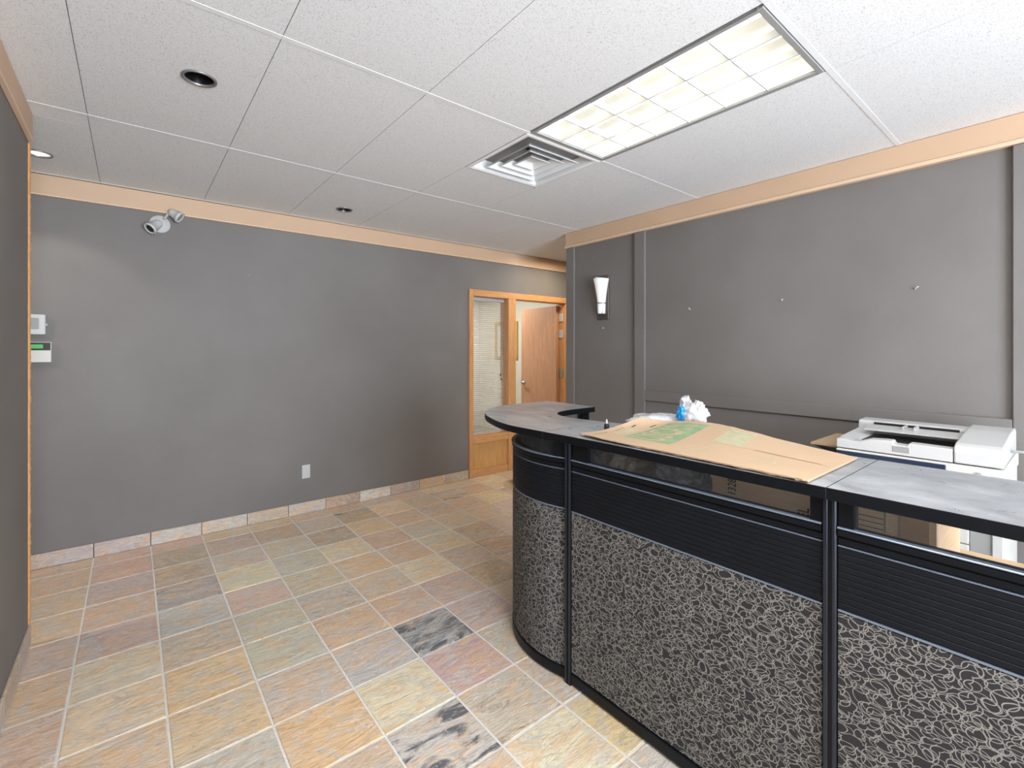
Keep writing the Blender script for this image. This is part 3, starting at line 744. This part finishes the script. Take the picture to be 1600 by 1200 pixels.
# paths: list of (point, outward normal)
def straight(ya, yb, x=PX):
    n = 2; return [((x, ya+(yb-ya)*k/(n-1)), (-1.0, 0.0)) for k in range(n)]
def curved():
    cx_, cy_, r = 1.960, 1.615, .495; out = []
    a0, a1 = math.radians(199.5), math.radians(90)
    for k in range(29):
        a = a0+(a1-a0)*k/28; out.append(((cx_+r*math.cos(a), cy_+r*math.sin(a)), (math.cos(a), math.sin(a))))
    for x in (2.12, 2.30): out.append(((x, cy_+r), (0, 1)))
    return out
def sweep(path, n0, n1, z0, z1, rnd=0.0):
    """bar of rectangular section (n0..n1 along the outward normal, z0..z1) along a path"""
    rings = []
    for (p, nn) in path:
        P = lambda a, z: (p[0]+nn[0]*a, p[1]+nn[1]*a, z)
        if rnd: rings.append([P(n0, z0), P(n1-rnd, z0), P(n1, z0+rnd), P(n1, z1-rnd), P(n1-rnd, z1), P(n0, z1)])
        else: rings.append([P(n0, z0), P(n1, z0), P(n1, z1), P(n0, z1)])
    return MB().loft(rings)
def arclen_uv(path):
    L = [0]
    for a, b in zip(path, path[1:]): L.append(L[-1]+math.dist(a[0], b[0]))
    def f(v):
        best = min(range(len(path)), key=lambda k: (path[k][0][0]-v[0])**2+(path[k][0][1]-v[1])**2)
        if len(path) == 2: return (v[1]+v[0]*.3, v[2])
        return (L[best]+1.7, v[2])
    return f
def section(path, stile0, stile1, smooth):
    root = sweep(path, -.045, -.016, .02, .985).build('panel_frame', M['black'], desk)
    def S(name, m_, *a, **k): return sweep(path, *a, **k).build(name, m_, root, smooth=False)
    S('base_rail', M['black'], -.044, .004, .012, .058, rnd=.004)
    f = sweep(path, -.015, .002, .061, .760, rnd=.005).build('fabric_panel', M['fabric'], root, uvf=arclen_uv(path))
    S('trim_strip', M['bead'], -.014, .003, .7615, .7665)
    nsl_ = 10; p_ = (.936-.769)/nsl_
    for k in range(nsl_): S('slat', M['slat'], -.014, .0015, .769+p_*k+.0004, .769+p_*(k+1)-.0004, rnd=.0014)
    S('cap_strip', M['bead'], -.014, .003, .937, .9395)
    S('sill_rail', M['black'], -.044, .001, .942, .962, rnd=.003)
    S('sill_rail', M['black'], -.044, .006, .9635, .984, rnd=.004)
    S('sill_bead', M['bead'], -.010, .009, .985, .990, rnd=.0018)
    S('top_rail', M['black'], -.044, -.002, 1.056, 1.062)
    S('glass_pane', M['glass'], -.022, -.017, .990, 1.056)
    # stiles at both ends of the glazing
    def stile(idx, width, nxt):
        (p, nn) = path[idx]; (q, _) = path[nxt]; d = Vector((q[0]-p[0], q[1]-p[1])).normalized()*width
        pp = [((p[0], p[1]), nn), ((p[0]+d[0], p[1]+d[1]), nn)]
        sweep(pp, -.044, .0, .986, 1.0555).build('stile', M['black'], root)
    if stile0: stile(0, stile0, 1)
    if stile1: stile(-1, stile1, -2)
    return root
section(straight(-.495, .424), 0, .034, False)
section(straight(.462, 1.412), .030, .088, False)
section(curved(), .07, .03, True)
def post(x, y, nx=-1, ny=0):
    po = MB(); po.box(x-.046+.04, x+.050, y-.016, y+.016, 0.0, 1.0625); 
    r = po.build('post', M['black'], desk, bevel=.003, seg=1)
    MB().box(x-.010, x-.006, y-.015, y-.006, .01, 1.06).build('edge_strip', M['post'], r, bevel=.001, seg=1)
    MB().box(x-.010, x-.006, y+.004, y+.015, .01, 1.06).build('edge_strip', M['post'], r, bevel=.001, seg=1)
    MB().lathe([(0, .0), (.02, .0), (.02, .006), (0, .006)], (x+.02, y, -.001), seg=14).build('foot', M['black'], r)
post(PX, .443); post(PX, 1.432); post(PX, -.511)
MB().box(2.302, 2.334, 2.062, 2.112, 0, 1.0625).build('post', M['black'], desk, bevel=.003, seg=1)
# counter slabs
outer = [(1.455, -.55), (1.455, .2), (1.455, .8), (1.458, 1.25), (1.448, 1.56), (1.443, 1.75), (1.458, 1.87), (1.497, 2.0), (1.572, 2.17), (1.684, 2.325), (1.83, 2.425), (2.0, 2.465), (2.15, 2.468), (2.345, 2.468)]
inner = [(1.955, -.55), (1.955, .2), (1.955, .8), (1.950, 1.2), (1.925, 1.42), (1.885, 1.62), (1.865, 1.74), (1.872, 1.85), (1.91, 1.93), (1.98, 1.985), (2.08, 2.01), (2.2, 2.015), (2.335, 2.015)]
oc, ic = catmull(outer, 6), catmull(inner, 6)
def cut(pts, ya, yb):   # keep by y, interpolating at the cuts (only the straight run is cut)
    out = []
    for a, b in zip(pts, pts[1:]):
        if ya <= a[1] and (a[1] <= yb): out.append(a)
        for yc in (ya, yb):
            if (a[1]-yc)*(b[1]-yc) < 0 and a[0] < 2.0 and yc < 3:
                t = (yc-a[1])/(b[1]-a[1]); out.append((a[0]+(b[0]-a[0])*t, yc))
    if ya <= pts[-1][1] <= yb: out.append(pts[-1])
    return out
for ya, yb in ((-.56, .4431), (.4433, 1.5600), (1.5602, 9)):
    o_, i_ = cut(oc, ya, yb), cut(ic, ya, yb)
    if ya < 0: o_ = [q for q in o_]; 
    poly = o_+list(reversed(i_))
    so = MB().prism(poly, 1.063, 1.096, 0, 1).build('countertop', [M['laminate'], M['black']], desk, bevel=.0012, seg=1, bmat=1)

# work surface behind
ws = thing('work_surface', 'maple coloured work surface behind the reception counter', 'desk', (1.9, .7, 0))
MB().box(1.55, 2.29, -.55, 1.98, .732, .760).build('tabletop', M['worktop'], ws, bevel=.003, seg=1)
for y in (-.45, .8, 1.85):
    MB().box(2.20, 2.24, y-.02, y+.02, 0.004, .732).build('leg', M['black'], ws, bevel=.002, seg=1)
    MB().box(1.58, 1.62, y-.02, y+.02, 0.004, .732).build('leg', M['black'], ws, bevel=.002, seg=1)

# ================================================================ THINGS ON AND BEHIND THE DESK
# flattened carton on the counter
ft = [(1.452, .487, 1.0985), (1.462, .70, 1.0985), (1.472, 1.0, 1.0985), (1.478, 1.22, 1.0990), (1.490, 1.375, 1.103)]
bt = [(1.885, .484, 1.0990), (1.925, .70, 1.112), (1.950, .93, 1.136), (1.945, 1.09, 1.142), (1.905, 1.20, 1.134), (1.80, 1.285, 1.152)]
fc, bc = catmull(ft, 8), catmull(bt, 7)
def samp(L, u):
    x = u*(len(L)-1); i = min(int(x), len(L)-2); t = x-i
    return Vector(L[i]).lerp(Vector(L[i+1]), t)
def sheet(u, v, dz=0.0):
    a, b = samp(fc, u), samp(bc, u)
    p = a.lerp(b, v); lift = b.z-a.z
    p.z = a.z+lift*max(0, (v-.25)/.75)**1.4
    if u > .93: p.z += .0
    p.z += dz; return p
cb = thing('flattened_carton', 'flattened brown cardboard carton with green print lying on the counter', 'cardboard box', (1.7, .9, 1.097))
def sheet_mb(u0, u1, v0, v1, z0, z1, nu=36, nv=14, jag=0.0, seed=1):
    o = MB(); r2 = random.Random(seed); top = []; bot = []
    for i in range(nu+1):
        ju0, ju1 = r2.uniform(-jag, jag), r2.uniform(-jag, jag)
        for j in range(nv+1):
            u = u0+(u1-u0)*i/nu; v = v0+(v1-v0)*j/nv
            if j == 0: v += ju0
            if j == nv: v += ju1
            top.append(sheet(u, v, z1)); bot.append(sheet(u, v, z0))
    n = len(top); o.v = [tuple(p) for p in top+bot]; W = nv+1
    for i in range(nu):
        for j in range(nv):
            a = i*W+j; o.f += [(a, a+1, a+W+1, a+W), (n+a, n+a+W, n+a+W+1, n+a+1)]; o.m += [0, 0]
    for i in range(nu):
        for j in (0, nv): a = i*W+j; o.f.append((a, a+W, n+a+W, n+a)); o.m.append(0)
    for j in range(nv):
        for i in (0, nu): a = i*W+j; o.f.append((a, a+1, n+a+1, n+a)); o.m.append(0)
    return o
sheet_mb(.0, .90, 0, 1, .0050, .0085, jag=.006, seed=2).build('top_sheet', M['kraft'], cb, smooth=False)
sheet_mb(.004, .62, .015, .985, .0002, .0038, jag=.01, seed=5).build('under_sheet', M['kraft'], cb)
sheet_mb(.905, 1.0, .0, .55, .0045, .0078, 8, 8, jag=.012, seed=7).build('torn_flap', M['kraft'], cb)
fl = sheet_mb(.905, 1.0, .58, 1.0, .0045, .0078, 8, 8, jag=.01, seed=8).build('raised_flap', M['kraft'], cb)
# crease
def sheet_strip(pts, wd, m_, name, dz=.0089):
    o = MB()
    for a, b in zip(pts, pts[1:]):
        A, B = Vector(a), Vector(b); d = (B-A).normalized(); nrm = Vector((-d.y, d.x))*wd/2
        N = 6
        for k in range(N):
            p, q = A.lerp(B, k/N), A.lerp(B, (k+1)/N)
            o.face([sheet(*(p-nrm), dz), sheet(*(q-nrm), dz), sheet(*(q+nrm), dz), sheet(*(p+nrm), dz)])
    return o.build(name, m_, cb)
sheet_strip([(.02, .50), (.40, .52)], .006, M['ink'] if False else M['tape'], 'crease')
sheet_strip([(.06, .51), (.26, .53)], .006, M['ink'], 'tear')
def sheet_poly(pts, m_, name, dz):
    # subdivided quad given by four (u,v) corners
    o = MB(); N = 8; a, b, c_, d = [Vector(p) for p in pts]
    g = [[a.lerp(b, i/N).lerp(d.lerp(c_, i/N), j/N) for j in range(N+1)] for i in range(N+1)]
    for i in range(N):
        for j in range(N): o.face([sheet(*g[i][j], dz), sheet(*g[i+1][j], dz), sheet(*g[i+1][j+1], dz), sheet(*g[i][j+1], dz)])
    return o.build(name, m_, cb)
def sheet_text(body, size, u_c, v_c, m_, name, dz, su=1.0, sv=1.0):
    vs, fs = text_mesh(body, size); o = MB()
    # reading direction runs from the front edge to the back, letter tops toward the far end
    o.v = [tuple(sheet(min(.99, u_c+y*su/.9), min(.99, v_c+x*sv/.46), dz)) for x, y, z in vs]; o.f = fs; o.m = [0]*len(fs)
    return o.build(name, m_, cb)
sheet_poly([(.50, .24), (.76, .24), (.76, .93), (.50, .93)], M['green'], 'green_print_block', .0089)
sheet_text('USCAN', .125, .63, .585, M['kraft'], 'print_lettering', .0093, su=1.95, sv=.70)
sheet_poly([(.80, .30), (.86, .30), (.86, .55), (.80, .55)], M['greenfaint'], 'green_print_patch', .0089)
sheet_poly([(.31, .55), (.39, .55), (.39, .93), (.31, .93)], M['greenfaint'], 'green_print_patch', .0089)
for (p, q) in (((.305, .52), (.305, .95)), ((.395, .52), (.395, .95)), ((.30, .72), (.40, .72)), ((.42, .12), (.36, .5))): sheet_strip([p, q], .007, M['greenfaint'], 'print_line')
ringp = [(.20+.035*math.cos(2*PI*k/16), .28+.075*math.sin(2*PI*k/16)) for k in range(17)]
sheet_strip(ringp, .006, M['greenfaint'], 'print_ring')
for p, q in (((.885, .62), (.90, .72)), ((.80, .70), (.805, .80)), ((.90, .40), (.905, .50)), ((.88, .05), (.905, .30))): sheet_strip([p, q], .012 if p[1] > .6 else .005, M['ink'], 'tear')
# small bottle
bo = thing('glue_bottle', 'small black capped bottle with a white nozzle on the counter edge', 'bottle', (1.722, 1.415, 1.0965))
MB().lathe([(0, 0), (.011, 0), (.0115, .002), (.0115, .022), (.010, .025), (0, .026)], (1.722, 1.415, 1.0965), seg=18).build('body', M['darkplastic'], bo, smooth=True)
MB().lathe([(.005, .026), (.005, .032), (.003, .045), (.0, .047)], (1.722, 1.415, 1.0965), seg=14).build('nozzle', M['white'], bo, smooth=True)

# cartons on the work surface
def carton(label, x0, x1, y0, y1, z0, z1, mm, flaps=True):
    t = thing('cardboard_box', label, 'box', ((x0+x1)/2, (y0+y1)/2, z0), 'cartons on the work surface')
    MB().box(x0, x1, y0, y1, z0, z1-.006).build('carton_body', mm, t, bevel=.003, seg=1)
    ym = (y0+y1)/2
    MB().box(x0, x1, y0, ym-.002, z1-.0055, z1-.0015).build('flap', mm, t); MB().box(x0, x1, ym+.002, y1, z1-.0055, z1-.0015).build('flap', mm, t)
    MB().box(x0+.02, x1-.02, ym-.03, ym+.03, z1-.0012, z1-.0004).build('tape', M['tape'], t)
    return t
ca = carton('brown carton marked 1328 on the work surface behind the glass', 1.64, 1.98, .245, .862, .7605, 1.05, M['kraft_lines'])
def side_text(body, size, y, z, parent, m_=M['ink']):
    vs, fs = text_mesh(body, size); o = MB()
    o.v = [(1.6392, y+b*1.15, z+a*.82) for a, b, c_ in vs]; o.f = fs; o.m = [0]*len(fs)
    return o.build('printed_number' if body[0] == '1' else 'printed_letters', m_, parent)
side_text('1328', .036, .786, .985, ca); side_text('EL', .040, .560, .955, ca)
for a in ((.355, .358, .955, 1.012), (.355, .425, 1.010, 1.0125), (.36, .425, .990, .992), (.36, .425, .975, .977), (.36, .425, .960, .962)):
    MB().box(1.6388, 1.6394, *a).build('print_line', M['green'] if a[0] == .355 else M['ink'], ca)
MB().box(1.6385, 1.6394, .262, .325, .80, 1.04).build('side_tape', M['tape'], ca)
cbx = carton('plain brown carton under the tied white bag', 1.99, 2.26, 1.16, 1.60, .7605, 1.045, M['kraft'])

def blob(name, cen, rad, m_, parent, amp=.25, fr_=3.0, seed=0, sub=4, flat=None):
    bm = bmesh.new(); bmesh.ops.create_icosphere(bm, subdivisions=sub, radius=1.0)
    for v in bm.verts:
        d = v.co.copy(); q = d*fr_+Vector((seed*3.1, seed*1.7, 0))
        r = noise.noise(q)*amp+abs(noise.noise(q*2.3))*amp*.8-abs(noise.noise(q*4.7))*amp*.45
        v.co = d*(1+r); v.co = Vector((v.co.x*rad[0]+cen[0], v.co.y*rad[1]+cen[1], v.co.z*rad[2]+cen[2]))
        if flat is not None and v.co.z < flat: v.co.z = flat
    me = bpy.data.meshes.new(name)
    off = wloc(parent) if parent else Vector(cen)
    for v in bm.verts: v.co -= off
    bm.to_mesh(me); bm.free(); me.materials.append(m_)
    for p in me.polygons: p.use_smooth = True
    o = bpy.data.objects.new(name, me); C.objects.link(o)
    if parent: o.parent = parent
    else: o.location = cen
    return o
bg = thing('tied_plastic_bag', 'knotted white plastic bag with a blue scrap on the plain carton', 'bag', (2.12, 1.36, 1.045))
blob('bag_body', (2.10, 1.38, 1.092), (.12, .17, .046), M['film_white'], bg, .22, 2.2, 2, flat=1.0455)
kn = blob('bag_knot', (2.10, 1.195, 1.155), (.050, .066, .050), M['film_white'], bg, .42, 2.0, 5)
blob('bag_ear', (2.10, 1.235, 1.195), (.020, .030, .040), M['film_white'], bg, .55, 2.2, 9)
blob('bag_ear', (2.10, 1.17, 1.185), (.018, .025, .036), M['film_white'], bg, .55, 2.2, 12)
blob('blue_scrap', (2.055, 1.232, 1.152), (.012, .022, .036), M['blue'], bg, .5, 2.5, 4)
bb2 = thing('brown_plastic_bag', 'crumpled brown tinted plastic bag seen through the counter glass', 'bag', (1.80, 1.36, .7605))
blob('bag_body', (1.80, 1.375, .90), (.12, .155, .145), M['film_brown'], bb2, .28, 3.0, 7, sub=5, flat=.7608)
bb3 = thing('clear_plastic_bag', 'clear crumpled plastic bag between the brown bag and the marked carton', 'bag', (1.78, 1.02, .7605))
blob('bag_body', (1.79, 1.03, .90), (.11, .135, .135), M['film_clear'], bb3, .35, 3.2, 17, sub=5, flat=.7608)
blob('bag_contents', (1.81, 1.03, .87), (.07, .09, .10), M['greyplastic'], bb3, .3, 2.5, 19, flat=.7610)
fo = MB().box(2.05, 2.26, -.02, .10, .7605, .775); tag(fo.build('paper_folder', M['paperpink'], None, bevel=.002, seg=1, origin=(2.15, .04, .7605)), 'pink paper folder on the work surface at the right edge', 'folder')

# ================================================================ COPIER
cp = thing('copier', 'white office copier with a document feeder against the right wall', 'copier', (3.05, .50, 0))
X0, X1, Y0, Y1 = 2.75, 3.35, .212, .795
MB().box(X0+.02, X1, Y0, Y1, .03, .905).build('body', M['offwhite'], cp, bevel=.01)
MB().box(X0, X1+.01, Y0-.004, Y1, .906, .974).build('scanner_bed', M['offwhite'], cp, bevel=.004)
MB().box(X0-.006, X0+.001, .385, Y1-.002, .914, .966).build('control_strip', M['navy'], cp, bevel=.002, seg=1)
MB().lathe([(0, 0), (.009, 0), (.009, .006), (0, .007)], (X0, .283, .944), (-1, 0, 0), 16).build('round_lock', M['greyplastic'], cp)
MB().lathe([(0, 0), (.003, 0), (.003, .002), (0, .002)], (X0, .352, .936), (-1, 0, 0), 10).build('screw', M['darkplastic'], cp)
for k, (z0, z1) in enumerate(((.48, .636), (.642, .80), (.32, .474), (.16, .314))):
    d = MB().box(X0+.004, X0+.019, .315, Y1-.006, z0, z1).build('drawer', M['offwhite'], cp, bevel=.002, seg=1)
    MB().box(X0, X0+.0035, .48, .62, z1-.03, z1-.012).build('handle', M['greyplastic'], d)
MB().box(X0+.006, X0+.019, Y0+.002, .245, .16, .90).build('corner_column', M['white'], cp, bevel=.002, seg=1)
MB().box(X0+.012, X0+.019, .25, .31, .50, .80).build('side_panel', M['greyplastic'], cp)
for x in (X0+.06, X1-.06):
    for y in (Y0+.06, Y1-.06): MB().lathe([(0, 0), (.025, 0), (.025, .03), (0, .03)], (x, y, .003), seg=14).build('caster', M['darkplastic'], cp)
# document feeder: a base pan with scooped front, back rail, input tray, roller housing
fd = MB()
zb = .979
# front rim profile along y (z heights), extruded in x
prof = [(.795, zb), (.795, 1.022), (.775, 1.026), (.73, 1.018), (.70, 1.020), (.66, 1.036), (.60, 1.040), (.575, 1.040), (.568, 1.026), (.52, 1.024), (.512, 1.038), (.365, 1.036), (.365, zb)]
fd.loft([[(x, y, z) for y, z in prof] for x in (X0+.006, X0+.075)])
fd.build('feeder_front_rim', M['white'], cp, bevel=.003, seg=2)
MB().box(X0+.075, 3.14, .365, .719, zb, 1.013).build('feeder_pan', M['darkplastic'], cp)
MB().loft([[(X0+.075, .80, zb), (X0+.075, .80, 1.024), (3.14, .80, 1.038), (3.14, .80, zb)], [(X0+.075, .72, zb), (X0+.075, .72, 1.014), (3.14, .72, 1.024), (3.14, .72, zb)]]).build('feeder_end', M['white'], cp, bevel=.004)
MB().loft([[(3.14, y, zb), (3.14, y, 1.070), (3.155, y, 1.080), (3.26, y, 1.082), (3.29, y, 1.07), (3.29, y, zb)] for y in (.365, .80)]).build('feeder_back_rail', M['white'], cp, bevel=.003)
MB().loft([[(2.985, y, 1.046), (3.12, y, 1.058), (3.12, y, 1.064), (2.985, y, 1.054)] for y in (.372, .74)]).build('document_tray', M['white'], cp, bevel=.0025, seg=1)
MB().box(3.04, 3.13, .54, .546, 1.060, 1.078).build('paper_guide', M['white'], cp); MB().box(3.04, 3.13, .585, .591, 1.060, 1.076).build('paper_guide', M['white'], cp)
MB().box(3.1365, 3.1395, .39, .73, 1.050, 1.074).build('slot', M['darkplastic'], cp)
hz = [(X0+.006, zb), (X0+.004, 1.030), (X0+.020, 1.052), (X0+.05, 1.062), (3.10, 1.090), (3.27, 1.092), (3.30, 1.075), (3.30, zb)]
MB().loft([[(x, y, z) for x, z in hz] for y in (.212, .362)]).build('roller_housing', M['white'], cp, bevel=.006)
MB().box(X0+.004, X0+.010, .508, .572, .992, 1.020).build('latch', M['greyplastic'], cp, bevel=.002, seg=1)
MB().box(2.83, 3.25, .80, .935, .962, .972).build('side_tray_board', M['kraft'], cp)
MB().loft([[(2.79, .802, .930), (2.79, .802, .961), (3.25, .802, .961), (3.25, .802, .930)], [(2.86, .93, .955), (2.86, .93, .961), (3.25, .93, .961), (3.25, .93, .955)]]).build('side_tray', M['darkplastic'], cp)
cab = MB(); cab.tube(catmull([(3.0, .208, 1.02), (3.0, .17, 1.022), (3.02, .10, 1.01), (3.06, .0, .97), (3.1, -.08, .85), (3.15, -.12, .5)], 5), .006, 8)
cab.build('cable', M['greyplastic'], cp, smooth=True)
